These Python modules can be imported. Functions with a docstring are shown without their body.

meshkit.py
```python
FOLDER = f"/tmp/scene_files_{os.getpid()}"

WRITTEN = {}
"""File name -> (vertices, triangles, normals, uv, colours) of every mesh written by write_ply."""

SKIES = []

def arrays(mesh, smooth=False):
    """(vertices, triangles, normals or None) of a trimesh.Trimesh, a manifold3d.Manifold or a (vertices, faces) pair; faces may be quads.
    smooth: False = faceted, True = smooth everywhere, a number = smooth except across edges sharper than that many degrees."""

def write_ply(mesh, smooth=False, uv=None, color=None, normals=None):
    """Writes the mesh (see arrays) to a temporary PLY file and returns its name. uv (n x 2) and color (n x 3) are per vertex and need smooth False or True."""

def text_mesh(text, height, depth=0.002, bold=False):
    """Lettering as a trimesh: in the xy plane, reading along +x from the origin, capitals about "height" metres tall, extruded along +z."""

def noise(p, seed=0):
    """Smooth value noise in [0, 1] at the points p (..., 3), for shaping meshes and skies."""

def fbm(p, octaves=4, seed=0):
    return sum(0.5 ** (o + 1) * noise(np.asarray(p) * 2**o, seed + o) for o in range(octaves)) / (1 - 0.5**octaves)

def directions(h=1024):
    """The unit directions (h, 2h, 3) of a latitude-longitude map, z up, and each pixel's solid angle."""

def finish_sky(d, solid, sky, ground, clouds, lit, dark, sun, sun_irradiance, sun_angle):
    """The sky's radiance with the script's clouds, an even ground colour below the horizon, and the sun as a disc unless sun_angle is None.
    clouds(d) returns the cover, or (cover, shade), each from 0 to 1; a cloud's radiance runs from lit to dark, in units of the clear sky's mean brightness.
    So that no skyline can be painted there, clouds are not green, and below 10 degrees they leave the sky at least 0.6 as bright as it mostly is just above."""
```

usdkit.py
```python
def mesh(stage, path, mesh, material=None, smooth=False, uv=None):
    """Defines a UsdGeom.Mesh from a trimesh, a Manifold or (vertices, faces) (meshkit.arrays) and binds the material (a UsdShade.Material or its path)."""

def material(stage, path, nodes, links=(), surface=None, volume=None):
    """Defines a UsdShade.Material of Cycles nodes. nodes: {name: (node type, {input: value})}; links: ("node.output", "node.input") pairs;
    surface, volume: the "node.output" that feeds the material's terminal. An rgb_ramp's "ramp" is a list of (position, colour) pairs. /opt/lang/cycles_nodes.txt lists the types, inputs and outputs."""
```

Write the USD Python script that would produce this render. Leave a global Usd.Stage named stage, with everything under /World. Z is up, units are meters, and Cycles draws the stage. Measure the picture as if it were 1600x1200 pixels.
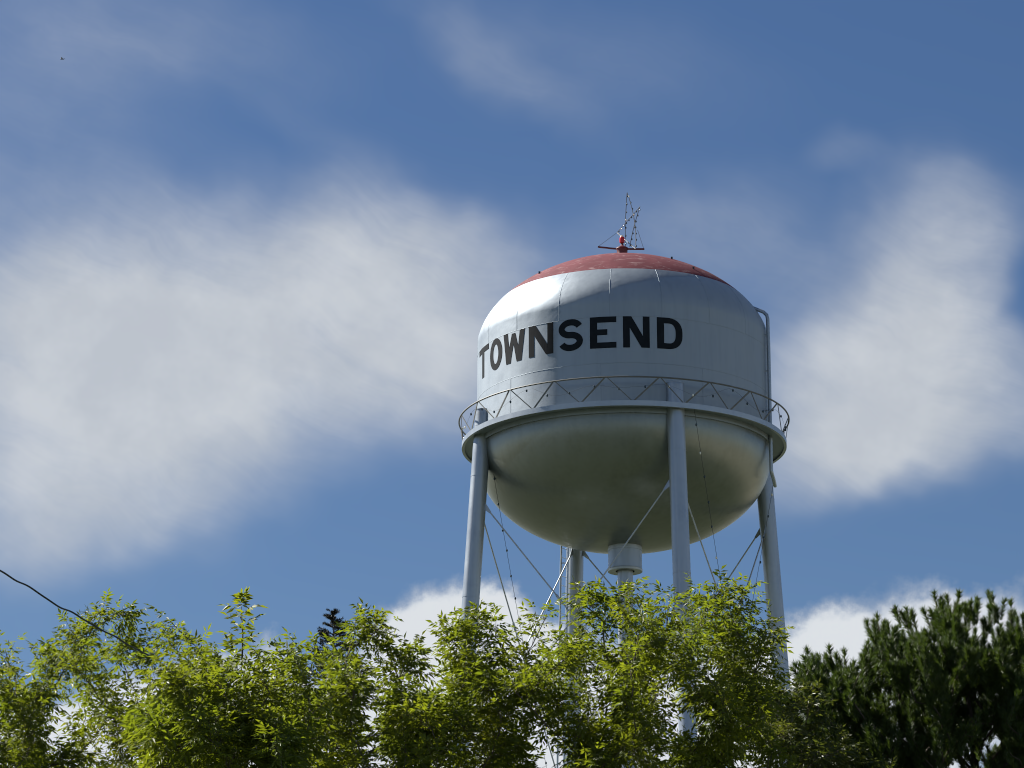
import math
import numpy as np
import trimesh
import shapely
from shapely.geometry import Polygon, LineString, box
from shapely import affinity
import meshkit
import usdkit
from pxr import Gf, Sdf, Usd, UsdGeom, UsdLux, UsdShade, Vt

# ------------------------------------------------------------------ camera, sky, sun, exposure
PITCH, FPX, EYE = 0.284, 5400.0, 1.6
EXPOSURE = 1.2
SUN_AZ, SUN_EL = math.radians(-62.4), math.radians(43.0)
SUN_INTENSITY, SKY_STRENGTH = 1.25, 0.05

stage = Usd.Stage.CreateInMemory()
UsdGeom.SetStageUpAxis(stage, UsdGeom.Tokens.z)
UsdGeom.SetStageMetersPerUnit(stage, 1.0)
world = UsdGeom.Xform.Define(stage, '/World')
stage.SetDefaultPrim(world.GetPrim())
UsdGeom.Scope.Define(stage, '/World/Looks')

cam = UsdGeom.Camera.Define(stage, '/World/camera')
cam.AddTranslateOp().Set(Gf.Vec3d(0, 0, EYE))
cam.AddRotateXOp().Set(90 + math.degrees(PITCH))
cam.CreateHorizontalApertureAttr(36.0)
cam.CreateVerticalApertureAttr(27.0)
cam.CreateFocalLengthAttr(36.0 * FPX / 1600)
cam.CreateClippingRangeAttr(Gf.Vec2f(0.1, 20000))
cam.CreateExposureAttr(EXPOSURE)

SUN = np.array([math.sin(SUN_AZ) * math.cos(SUN_EL), math.cos(SUN_AZ) * math.cos(SUN_EL), math.sin(SUN_EL)])
sun = UsdLux.DistantLight.Define(stage, '/World/sun')
sun.CreateIntensityAttr(SUN_INTENSITY)
sun.CreateAngleAttr(0.53)
sun.CreateNormalizeAttr(True)
sun.CreateColorAttr(Gf.Vec3f(1.0, 0.95, 0.87))
_z = SUN / np.linalg.norm(SUN)
_x = np.cross([0, 0, 1.0], _z); _x /= np.linalg.norm(_x)
_y = np.cross(_z, _x)
sun.AddTransformOp().Set(Gf.Matrix4d(*[float(v) for v in (*_x, 0, *_y, 0, *_z, 0, 0, 0, 0, 1)]))


def ray(px, py):
    """Unit direction, in the world, of a point of the 1600 x 1200 photograph."""
    a, b = (px - 800) / FPX, (600 - py) / FPX
    d = np.array([a, math.cos(PITCH) - b * math.sin(PITCH), math.sin(PITCH) + b * math.cos(PITCH)])
    return d / np.linalg.norm(d)


def at(px, py, Y):
    """World point on that direction at the distance Y north of the viewer."""
    d = ray(px, py)
    return np.array([0, 0, EYE]) + d * (Y / d[1])


class Nodes:
    def __init__(self):
        self.n, self.l, self.k = {}, [], 0

    def add(self, kind, out, **inputs):
        self.k += 1
        name = f'n{self.k}'
        const = {}
        for k, v in inputs.items():
            if isinstance(v, str) and v.startswith('@'):
                self.l.append((v[1:], f'{name}.{k}'))
            else:
                const[k] = v
        self.n[name] = (kind, const)
        return f'@{name}.{out}'

    def math(self, op, a, b=0.0, c=0.0, clamp=False):
        return self.add('math', 'value', math_type=op, value1=a, value2=b, value3=c, use_clamp=clamp)

    def step(self, v, lo, hi, a=0.0, b=1.0):
        return self.add('map_range', 'result', range_type='smoothstep', value=v, from_min=lo, from_max=hi, to_min=a, to_max=b, clamp=True)

    def build(self, path, surface):
        return usdkit.material(stage, path, self.n, self.l, surface=surface[1:])


def sky_material():
    g = Nodes()
    d = g.add('texture_coordinate', 'generated')
    sky = g.add('sky_texture', 'color', sky_type='single_scattering', sun_disc=False, sun_elevation=SUN_EL, sun_rotation=SUN_AZ,
                altitude=300.0, air_density=1.0, aerosol_density=0.35, ozone_density=2.2, vector=d)
    sky = g.add('hsv', 'color', hue=0.508, saturation=1.21, value=0.635, fac=1.0, color=sky)
    sx = g.add('separate_xyz', 'x', vector=d)
    base = sx.split('.')[0]
    X_, Y_, Z_ = base + '.x', base + '.y', base + '.z'
    az = g.math('multiply', g.math('arctan2', X_, Y_), math.degrees(1) * 0.96)
    el = g.math('multiply', g.math('arcsine', Z_), math.degrees(1))
    v = g.add('combine_xyz', 'vector', x=az, y=el, z=0.0)

    def noise(vec, scale, detail=4.0, rough=0.55, dist=0.0, out='fac'):
        return g.add('noise_texture', out, vector=vec, scale=scale, detail=detail, roughness=rough, distortion=dist)

    def warped(amount, scale, detail):
        c = noise(v, scale, detail, 0.6, out='color')
        c = g.add('vector_math', 'vector', math_type='subtract', vector1=c, vector2=(0.5, 0.5, 0.5))
        return g.add('vector_math', 'vector', math_type='multiply_add', vector1=c, vector2=(amount, amount, 0.0), vector3=v)

    def lobe(vec, px, py, rx, ry, rot=0.0, gain=1.0):
        dd = ray(px, py)
        ca, ce = math.degrees(math.atan2(dd[0], dd[1])) * 0.96, math.degrees(math.asin(dd[2]))
        s = math.degrees(1) / FPX
        m = g.add('mapping', 'vector', mapping_type='texture', vector=vec, location=(ca, ce, 0.0), rotation=(0.0, 0.0, math.radians(rot)), scale=(rx * s, ry * s, 1.0))
        q = g.add('gradient_texture', 'fac', gradient_type='spherical', vector=m)
        return g.math('multiply', g.step(q, 0.0, 0.85), gain)

    def total(items):
        t = items[0]
        for i in items[1:]:
            t = g.math('add', t, i)
        return t

    # high thin cloud: soft, streaked from upper left to lower right
    w1 = warped(1.5, 0.35, 3.0)
    streak = g.add('mapping', 'vector', mapping_type='texture', vector=w1, rotation=(0.0, 0.0, math.radians(-24)), scale=(4.2, 0.6, 1.0))
    streak2 = g.add('mapping', 'vector', mapping_type='texture', vector=w1, rotation=(0.0, 0.0, math.radians(8)), scale=(3.6, 1.2, 1.0))
    n_fine = noise(streak, 1.2, 5.0, 0.62)
    n_mid = noise(streak2, 1.0, 3.0, 0.55)
    n_puff = noise(v, 0.85, 5.0, 0.58, 0.4)
    thin = total([
        lobe(w1, 440, 530, 620, 300, 8, 0.95), lobe(w1, 100, 500, 480, 270, 0, 0.55), lobe(w1, 130, 660, 460, 340, 12, 0.75), lobe(w1, 60, 800, 420, 150, 10, 0.45), lobe(w1, 640, 500, 340, 270, -20, 0.45),
        lobe(w1, 1485, 385, 200, 230, 14, 0.82), lobe(w1, 1330, 540, 290, 210, 20, 0.62), lobe(w1, 1480, 610, 330, 200, 0, 0.72),
        lobe(w1, 1290, 715, 250, 90, 22, 0.55), lobe(w1, 1480, 690, 260, 90, 0, 0.25),
        lobe(w1, 20, 200, 420, 330, -20, 0.34), lobe(w1, 420, 330, 420, 110, -6, 0.20), lobe(w1, 260, 40, 420, 160, -12, 0.34), lobe(w1, 770, 95, 360, 75, -36, 0.22), lobe(w1, 620, 300, 360, 80, -28, 0.22),
        lobe(w1, 900, 90, 420, 150, -10, 0.22), lobe(w1, 1110, 370, 300, 160, 5, 0.38), lobe(w1, 1310, 235, 100, 50, 0, 0.26), lobe(w1, 1330, 640, 330, 200, 20, 0.35),
        lobe(w1, 1650, 455, 100, 110, 0, -0.60),
        lobe(w1, 880, 500, 900, 500, 0, 0.06)])
    tex = g.math('add', g.math('multiply', g.math('subtract', n_fine, 0.5), 0.5), g.math('multiply', g.math('subtract', n_mid, 0.5), 0.42))
    tex = g.math('add', tex, g.math('multiply', g.math('subtract', n_puff, 0.5), 0.34))
    thin_t = g.math('multiply', thin, g.math('add', 1.0, g.math('multiply', tex, 1.1)))
    cover_thin = g.math('multiply', g.step(thin_t, -0.08, 1.55), 0.90)

    # heaped cloud low over the horizon: crisper heads
    w2 = warped(1.3, 1.1, 5.0)
    low = total([
        lobe(w2, 715, 1020, 210, 165, 0, 1.1), lobe(w2, 800, 1010, 150, 130, 0, 0.6), lobe(w2, 625, 1050, 150, 120, 0, 0.6), lobe(w2, 1270, 1060, 190, 155, 0, 0.95), lobe(w2, 1420, 1020, 260, 170, 0, 0.7),
        lobe(w2, 1570, 1010, 220, 160, 0, 0.7), lobe(w2, 330, 1080, 260, 110, 0, 0.6), lobe(w2, 130, 1165, 330, 130, 0, 1.0), lobe(w2, 600, 1150, 330, 120, 0, 0.9), lobe(w2, 980, 1100, 420, 150, 0, 1.0), lobe(w2, 1380, 1130, 420, 140, 0, 0.9), lobe(w2, 430, 1030, 120, 60, 0, 0.35)])
    flat = g.add('mapping', 'vector', mapping_type='texture', vector=w2, scale=(7.0, 1.6, 1.0))
    bank = g.math('multiply', g.step(el, 11.6, 9.8, 0.0, 1.0), g.step(noise(flat, 1.0, 5.0, 0.6), 0.40, 0.62, 0.0, 0.95))
    low = g.math('add', low, bank)
    low = g.math('multiply', low, g.math('add', 0.75, g.math('multiply', n_puff, 0.5)))
    cover_low = g.math('multiply', g.step(low, 0.22, 0.95), 0.88)

    # the rest of the sky: the same kind of broken cloud
    away = g.step(g.add('vector_math', 'value', math_type='distance', vector1=d, vector2=tuple(float(c) for c in ray(800, 600))), 0.16, 0.42)
    big = noise(d, 2.3, 4.0, 0.58, 0.5)
    cover_far = g.math('multiply', g.math('multiply', g.step(big, 0.52, 0.76), 0.7), away)
    cover_far = g.math('multiply', cover_far, g.step(Z_, -0.02, 0.05))

    cover = g.math('maximum', g.math('maximum', cover_thin, cover_low), cover_far)
    shade = noise(v, 0.55, 4.0, 0.6)
    white = g.add('mix_color', 'result', blend_type='mix', fac=g.step(shade, 0.35, 0.7), a=CLOUD_GREY, b=CLOUD_WHITE)
    white = g.add('mix_color', 'result', blend_type='mix', fac=g.step(cover_low, 0.2, 0.8), a=white, b=CLOUD_HEAP)
    col = g.add('mix_color', 'result', blend_type='mix', fac=cover, a=sky, b=white)
    bg = g.add('background_shader', 'background', color=col, strength=SKY_STRENGTH)
    return g.build('/World/Looks/sky_look', bg)


CLOUD_GREY, CLOUD_WHITE, CLOUD_HEAP = (4.75, 5.05, 5.45), (5.5, 5.75, 6.05), (6.9, 7.1, 7.25)
dome = UsdLux.DomeLight.Define(stage, '/World/sky')
UsdShade.MaterialBindingAPI.Apply(dome.GetPrim()).Bind(sky_material())

# ------------------------------------------------------------------ helpers
used = {}


def numbered(parent, name):
    k = used.get((parent, name), 0)
    used[(parent, name)] = k + 1
    return f'{parent}/{name}' + (f'_{k:03d}' if k else '')


def tag(p, label=None, category=None, group=None, kind=None):
    for k, v in (('label', label), ('category', category), ('group', group), ('kind', kind)):
        if v:
            p.SetCustomDataByKey(k, v)
    return p


def thing(name, label, category, loc, group=None):
    x = UsdGeom.Xform.Define(stage, numbered('/World', name))
    x.AddTranslateOp().Set(Gf.Vec3d(*map(float, loc)))
    return tag(x.GetPrim(), label, category, group)


def part(name, mesh, mat, parent='/World', smooth=False, off=None, normals=None, kind=None, label=None):
    path = numbered(parent if isinstance(parent, str) else str(parent.GetPath()), name)
    if normals is None:
        v, f, n = meshkit.arrays(mesh, smooth)
    else:
        v, f, n = np.asarray(mesh[0]), np.asarray(mesh[1]), normals
    if off is not None:
        v = v - np.asarray(off)
    m = UsdGeom.Mesh.Define(stage, path)
    m.CreatePointsAttr(Vt.Vec3fArray.FromNumpy(np.ascontiguousarray(v, np.float32)))
    m.CreateFaceVertexCountsAttr(Vt.IntArray.FromNumpy(np.full(len(f), f.shape[1], np.int32)))
    m.CreateFaceVertexIndicesAttr(Vt.IntArray.FromNumpy(np.ascontiguousarray(f, np.int32).ravel()))
    m.CreateSubdivisionSchemeAttr('none')
    if n is not None:
        m.CreateNormalsAttr(Vt.Vec3fArray.FromNumpy(np.ascontiguousarray(n, np.float32)))
        m.SetNormalsInterpolation('vertex')
    UsdShade.MaterialBindingAPI.Apply(m.GetPrim()).Bind(mat)
    return tag(m.GetPrim(), label, None, None, kind)


def unit(v):
    v = np.asarray(v, float)
    return v / np.maximum(np.linalg.norm(v, axis=-1, keepdims=True), 1e-9)


def tube(pts, rad, sides=8, closed=False, caps=True):
    """(vertices, triangles) of a round bar along the points."""
    pts = np.asarray(pts, float)
    n = len(pts)
    rad = np.full(n, rad) if np.ndim(rad) == 0 else np.asarray(rad)
    t = unit(np.roll(pts, -1, 0) - np.roll(pts, 1, 0)) if closed else unit(np.gradient(pts, axis=0))
    ref = np.array([0, 0, 1.0]) if abs(t[:, 2]).max() < 0.9 else np.array([0.83, 0.55, 0.02])
    a = unit(np.cross(t, ref)); b = np.cross(t, a)
    ph = np.arange(sides) / sides * 2 * np.pi
    ring = pts[:, None] + rad[:, None, None] * (np.cos(ph)[None, :, None] * a[:, None] + np.sin(ph)[None, :, None] * b[:, None])
    v = ring.reshape(-1, 3)
    i = np.arange(n if closed else n - 1)[:, None] * sides
    j = (np.arange(n if closed else n - 1)[:, None] + 1) % n * sides
    k = np.arange(sides)[None]; k2 = (k + 1) % sides
    f = np.concatenate([np.stack([i + k, j + k, j + k2], -1).reshape(-1, 3), np.stack([i + k, j + k2, i + k2], -1).reshape(-1, 3)])
    if caps and not closed:
        v = np.vstack([v, pts[0], pts[-1]])
        kk = np.arange(sides)
        f = np.vstack([f, np.stack([np.full(sides, n * sides), kk, (kk + 1) % sides], 1),
                       np.stack([np.full(sides, n * sides + 1), (n - 1) * sides + (kk + 1) % sides, (n - 1) * sides + kk], 1)])
    return v, f


def join(*meshes):
    vs, fs, o = [], [], 0
    for v, f in meshes:
        vs.append(v); fs.append(np.asarray(f) + o); o += len(v)
    return np.vstack(vs), np.vstack(fs)


def lathe(profile, cx, cy, seg=96):
    pr = np.asarray(profile, float)
    th = np.arange(seg) / seg * 2 * np.pi
    v = np.stack([cx + pr[:, 0, None] * np.cos(th), cy + pr[:, 0, None] * np.sin(th), np.broadcast_to(pr[:, 1, None], (len(pr), seg))], -1).reshape(-1, 3)
    i = np.arange(len(pr) - 1)[:, None] * seg
    k = np.arange(seg)[None]; k2 = (k + 1) % seg
    f = np.concatenate([np.stack([i + k, i + k2, i + seg + k2], -1).reshape(-1, 3), np.stack([i + k, i + seg + k2, i + seg + k], -1).reshape(-1, 3)])
    return v, f


def bar(a, b, w, h, ref=(0, 0, 1)):
    a, b = np.asarray(a, float), np.asarray(b, float)
    t = unit(b - a); s = unit(np.cross(t, ref)); u = np.cross(s, t)
    c = [(-1, -1), (1, -1), (1, 1), (-1, 1)]
    v = np.array([p + s * w / 2 * i + u * h / 2 * j for p in (a, b) for i, j in c])
    f = np.array([[0, 2, 1], [0, 3, 2], [4, 5, 6], [4, 6, 7], [0, 1, 5], [0, 5, 4], [1, 2, 6], [1, 6, 5], [2, 3, 7], [2, 7, 6], [3, 0, 4], [3, 4, 7]])
    return v, f


# ------------------------------------------------------------------ materials
def simple(name, color, rough=0.6, metallic=0.0, var=0.15, scale=3.0, bump=0.0, bscale=20.0, **kw):
    nodes = {'g': ('geometry', {}), 't': ('noise_texture', {'scale': scale, 'detail': 5.0, 'roughness': 0.6}),
             'r': ('rgb_ramp', {'ramp': [(0.25, tuple(c * (1 - var) for c in color)), (0.75, tuple(min(1, c * (1 + var)) for c in color))]}),
             'p': ('principled_bsdf', {'roughness': rough, 'metallic': metallic, **kw})}
    links = [('g.position', 't.vector'), ('t.fac', 'r.fac'), ('r.color', 'p.base_color')]
    if bump:
        nodes['bn'] = ('noise_texture', {'scale': bscale, 'detail': 4.0})
        nodes['b'] = ('bump', {'strength': bump, 'distance': 0.02})
        links += [('g.position', 'bn.vector'), ('bn.fac', 'b.height'), ('b.normal', 'p.normal')]
    return usdkit.material(stage, '/World/Looks/' + name, nodes, links, surface='p.BSDF')


def silver_paint(name, color, rough, metallic):
    """Aluminium paint with faint vertical rain streaks and chalky wear."""
    nodes = {'g': ('geometry', {}),
             'm': ('mapping', {'mapping_type': 'point', 'scale': (2.2, 2.2, 0.16)}),
             's': ('noise_texture', {'scale': 2.4, 'detail': 6.0, 'roughness': 0.65}),
             'w': ('noise_texture', {'scale': 0.9, 'detail': 6.0, 'roughness': 0.6}),
             'x': ('math', {'math_type': 'multiply_add', 'value2': 0.5, 'value3': 0.0}),
             'y': ('math', {'math_type': 'multiply_add', 'value2': 0.5}),
             'r': ('rgb_ramp', {'ramp': [(0.3, tuple(c * 0.86 for c in color)), (0.5, color), (0.72, tuple(min(1, c * 1.06) for c in color))]}),
             'q': ('map_range', {'from_min': 0.3, 'from_max': 0.7, 'to_min': rough - 0.05, 'to_max': rough + 0.07}),
             'bn': ('noise_texture', {'scale': 1.7, 'detail': 3.0}),
             'b': ('bump', {'strength': 0.25, 'distance': 0.02}),
             'p': ('principled_bsdf', {'metallic': metallic})}
    links = [('g.position', 'm.vector'), ('m.vector', 's.vector'), ('g.position', 'w.vector'), ('s.fac', 'x.value1'), ('w.fac', 'y.value1'), ('x.value', 'y.value3'),
             ('y.value', 'r.fac'), ('r.color', 'p.base_color'), ('w.fac', 'q.value'), ('q.result', 'p.roughness'), ('g.position', 'bn.vector'), ('bn.fac', 'b.height'), ('b.normal', 'p.normal')]
    return usdkit.material(stage, '/World/Looks/' + name, nodes, links, surface='p.BSDF')


M = {}
M['silver'] = silver_paint('silver_paint', (0.26, 0.305, 0.35), 0.54, 0.55)
M['bowl'] = silver_paint('bowl_shade_paint', (0.22, 0.24, 0.22), 0.33, 0.88)  # silver paint darkened toward olive, putting the bowl's shade into its colour
M['leg'] = silver_paint('leg_paint', (0.35, 0.39, 0.43), 0.37, 0.6)
M['rail'] = simple('rail_paint', (0.11, 0.11, 0.10), 0.55, 0.1, 0.25, 6)
M['rod'] = simple('rod_paint', (0.42, 0.45, 0.48), 0.45, 0.3, 0.2, 4)
M['letter'] = simple('black_lettering', (0.010, 0.013, 0.017), 0.75, 0.0, 0.3, 5, specular_ior_level=0.08)
M['dark_red'] = simple('dark_red_paint', (0.10, 0.012, 0.016), 0.5, 0.0, 0.3, 8)
M['beacon'] = simple('beacon_red', (0.45, 0.02, 0.02), 0.2, 0.0, 0.2, 20)
M['wire'] = simple('black_cable', (0.015, 0.016, 0.02), 0.55, 0.0, 0.2, 20)
M['star'] = simple('star_frame', (0.06, 0.06, 0.065), 0.5, 0.3, 0.3, 10)
M['bulb_dark'] = simple('bulb_dark', (0.025, 0.04, 0.05), 0.12, 0.0, 0.4, 3)
M['bulb_clear'] = simple('bulb_clear', (0.75, 0.72, 0.62), 0.12, 0.0, 0.1, 3)
M['bark'] = simple('ash_bark', (0.085, 0.07, 0.05), 0.85, 0.0, 0.45, 9, 0.6, 40)
M['pine_bark'] = simple('pine_bark', (0.06, 0.045, 0.035), 0.9, 0.0, 0.4, 9, 0.6, 40)
M['bird'] = simple('hazed_feathers', (0.10, 0.10, 0.11), 0.7)  # feathers lightened to grey, with the haze of distance in the colour

# faded red roof paint with chalky scuffs
M['red'] = usdkit.material(stage, '/World/Looks/red_roof_paint', {
    'g': ('geometry', {}), 'n1': ('noise_texture', {'scale': 1.1, 'detail': 6.0, 'roughness': 0.6}),
    'm': ('mapping', {'mapping_type': 'point', 'scale': (1.0, 1.0, 3.5)}),
    'n2': ('noise_texture', {'scale': 2.3, 'detail': 8.0, 'roughness': 0.7, 'distortion': 0.6}),
    'r': ('rgb_ramp', {'ramp': [(0.3, (0.095, 0.016, 0.025)), (0.7, (0.14, 0.030, 0.041))]}),
    'r2': ('rgb_ramp', {'ramp': [(0.54, (0, 0, 0)), (0.68, (0.8, 0.8, 0.8))]}),
    'mx': ('mix_color', {'blend_type': 'mix', 'b': (0.27, 0.17, 0.175)}),
    'p': ('principled_bsdf', {'roughness': 0.8, 'specular_ior_level': 0.22})},
    [('g.position', 'n1.vector'), ('g.position', 'm.vector'), ('m.vector', 'n2.vector'), ('n1.fac', 'r.fac'), ('n2.fac', 'r2.fac'), ('r2.color', 'mx.fac'), ('r.color', 'mx.a'),
     ('mx.result', 'p.base_color')], surface='p.BSDF')


def leaf_material(name, stops, thru, rough=0.42, mixf=0.42, spec=0.5):
    dk = lambda c, k: tuple(x * k for x in c)
    return usdkit.material(stage, '/World/Looks/' + name, {
        'g': ('geometry', {}), 'n': ('noise_texture', {'scale': 1.6, 'detail': 3.0}),
        'a': ('math', {'math_type': 'multiply_add', 'value2': 0.5, 'value3': 0.0}),
        'c': ('math', {'math_type': 'multiply_add', 'value2': 0.55}),
        'r': ('rgb_ramp', {'ramp': stops}), 'r2': ('rgb_ramp', {'ramp': [(s, tuple(x * y for x, y in zip(c, thru))) for s, c in stops]}),
        'p': ('principled_bsdf', {'roughness': rough, 'specular_ior_level': spec}), 't': ('translucent_bsdf', {}),
        'm': ('mix_closure', {'fac': mixf})},
        [('g.position', 'n.vector'), ('g.random_per_island', 'a.value1'), ('a.value', 'c.value3'), ('n.fac', 'c.value1'), ('c.value', 'r.fac'), ('c.value', 'r2.fac'),
         ('r.color', 'p.base_color'), ('r2.color', 't.color'), ('p.BSDF', 'm.closure1'), ('t.BSDF', 'm.closure2')], surface='m.closure')


M['ash_leaf'] = leaf_material('ash_leaf', [(0.2, (0.070, 0.102, 0.012)), (0.5, (0.105, 0.125, 0.012)), (0.74, (0.135, 0.142, 0.013)), (0.82, (0.165, 0.145, 0.014)), (0.89, (0.24, 0.16, 0.02))], (2.7, 2.4, 0.9), 0.5, 0.48, 0.5)
M['ash_leaf_shaded'] = leaf_material('ash_leaf_shaded', [(0.2, (0.05, 0.07, 0.012)), (0.6, (0.075, 0.09, 0.014)), (0.9, (0.12, 0.12, 0.016)), (0.98, (0.20, 0.14, 0.02))], (1.9, 1.7, 1.1))  # darker copy of the ash leaf: the low tree's shade is in the colour
M['needle'] = leaf_material('pine_needle', [(0.2, (0.040, 0.066, 0.013)), (0.6, (0.068, 0.10, 0.015)), (0.95, (0.11, 0.12, 0.02))], (1.9, 1.9, 1.0), 0.5, 0.25)
M['spruce'] = leaf_material('spruce_needle', [(0.2, (0.012, 0.018, 0.014)), (0.8, (0.022, 0.03, 0.02))], (1, 1, 1), 0.6, 0.1)

# ------------------------------------------------------------------ ground
GR = 3000.0
th = np.linspace(0, 2 * np.pi, 97)[:-1]
rr = np.r_[0.5, 10, 25, 50, 80, 120, 180, 300, 600, 1200, GR]
gv = np.vstack([[[0, 0, 0]], np.stack([np.outer(rr, np.cos(th)), np.outer(rr, np.sin(th)), np.zeros((len(rr), len(th)))], -1).reshape(-1, 3)])
k = np.arange(96); k2 = (k + 1) % 96
gf = [np.stack([np.zeros(96, int), 1 + k, 1 + k2], 1)]
for i in range(len(rr) - 1):
    o, q = 1 + i * 96, 1 + (i + 1) * 96
    gf += [np.stack([o + k, q + k, q + k2], 1), np.stack([o + k, q + k2, o + k2], 1)]
grass = simple('grass', (0.03, 0.038, 0.014), 0.9, 0.0, 0.45, 0.12, 0.5, 30)
tag(part('ground', (gv, np.vstack(gf)), grass), 'mown grass ground running to the horizon', 'ground', kind='structure')

# unseen pale sheet added to the east, reflecting light onto bowl and tower
fx, fy = np.meshgrid(np.linspace(70, 1100, 12), np.linspace(-150, 700, 10), indexing='ij')
fi = (np.arange(11)[:, None] * 10 + np.arange(9)[None]).ravel()
ff = np.stack([fi, fi + 10, fi + 11, fi + 1], 1)
bounce_pale = simple('bounce_pale', (0.17, 0.155, 0.105), 0.95, 0.0, 0.25, 0.2)
tag(part('bounce_sheet', (np.stack([fx.ravel(), fy.ravel(), np.full(fx.size, 0.004)], 1), np.vstack([ff[:, [0, 1, 2]], ff[:, [0, 2, 3]]])), bounce_pale), 'unseen pale ground sheet added east of the tower to reflect light onto it', 'bounce_sheet', kind='structure')

# ------------------------------------------------------------------ water tower
TX, TY = 3.577, 106.5
R, ZS, HD, ND = 4.691, 33.936, 2.882, 1.804          # tank radius, spring line, height and fullness of the roof
ZF, RF = 30.50, 5.18                                  # walkway
ZB, HB, NB = 30.304, 3.02, 2.07                       # bowl
LEG_A, LEG_R, LEG_B = -1.263, 4.743, 0.0675           # leg azimuth, radius at the walkway, batter
tower = thing('water_tower', 'tall silver water tower on legs with a red roof, lettered TOWNSEND in black', 'water tower', (TX, TY, 0))
T0 = np.array([TX, TY, 0.0])


def pol(a, r, z):
    """A point of the tower: azimuth a from the side facing the viewer (clockwise seen from below is to the right), radius r, height z."""
    a, r, z = np.broadcast_arrays(np.asarray(a, float), np.asarray(r, float), np.asarray(z, float))
    return np.stack([TX + r * np.sin(a), TY - r * np.cos(a), z], -1)


def tank_profile(s):
    """s in [0,1] runs up the wall, s in [1,2] over the roof to its crown: (r, z)."""
    s = np.asarray(s, float)
    t = np.clip(s - 1, 0, 1) * np.pi / 2
    r = np.where(s <= 1, R, R * np.cos(t) ** (2 / ND))
    z = np.where(s <= 1, 30.53 + s * (ZS - 30.53), ZS + HD * np.sin(t) ** (2 / ND))
    return r, z


_ss = np.linspace(0, 2, 4001)
_rz = tank_profile(_ss)


def s_of(z):
    return np.interp(z, _rz[1], _ss)


SEAM_A = -0.47
def tank_point(a, s):
    r, z = tank_profile(s)
    p = pol(a, r, z)
    q = np.stack([np.cos(a) * 4.7, np.sin(a) * 4.7, z * 1.0], -1)
    near = np.exp(-(((a - SEAM_A) / (2 * np.pi / 18) - np.round((a - SEAM_A) / (2 * np.pi / 18))) * 0.35 * 4.7 / 0.28) ** 2)
    roof = np.clip((z - 33.4) / 0.4, 0, 1) * np.clip((2 - s) / 0.1, 0, 1)
    d = 0.006 * (meshkit.fbm(q * 1.5, 3, 5) - 0.5) + roof * (0.006 + 0.012 * near) * (meshkit.fbm(q * 3.1, 3, 9) - 0.5)
    n = unit(p - np.array([TX, TY, 31.5]))
    return p + n * d[..., None]


def tank_patch(a0, a1, s0, s1, na, ns):
    A, S = np.meshgrid(np.linspace(a0, a1, na + 1), np.linspace(s0, s1, ns + 1), indexing='ij')
    e = 2e-3
    P = tank_point(A, S)
    nrm = unit(np.cross(tank_point(A + e, S) - tank_point(A - e, S), tank_point(A, np.minimum(S + e, 1.9995)) - tank_point(A, np.minimum(S + e, 1.9995) - 2 * e)))
    i, j = np.meshgrid(np.arange(na), np.arange(ns), indexing='ij')
    o = (i * (ns + 1) + j).ravel()
    f = np.stack([o, o + ns + 1, o + ns + 2, o + 1], 1)
    f = np.vstack([f[:, [0, 1, 2]], f[:, [0, 2, 3]]])
    return (P.reshape(-1, 3), f), nrm.reshape(-1, 3)


def plates(name, mat, a0, count, s0, s1, na, ns):
    for k in range(count):
        w = 2 * np.pi / count
        m, n = tank_patch(a0 + k * w, a0 + (k + 1) * w, s0, s1, na, ns)
        part(name, m, mat, tower, off=T0, normals=n)


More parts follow.
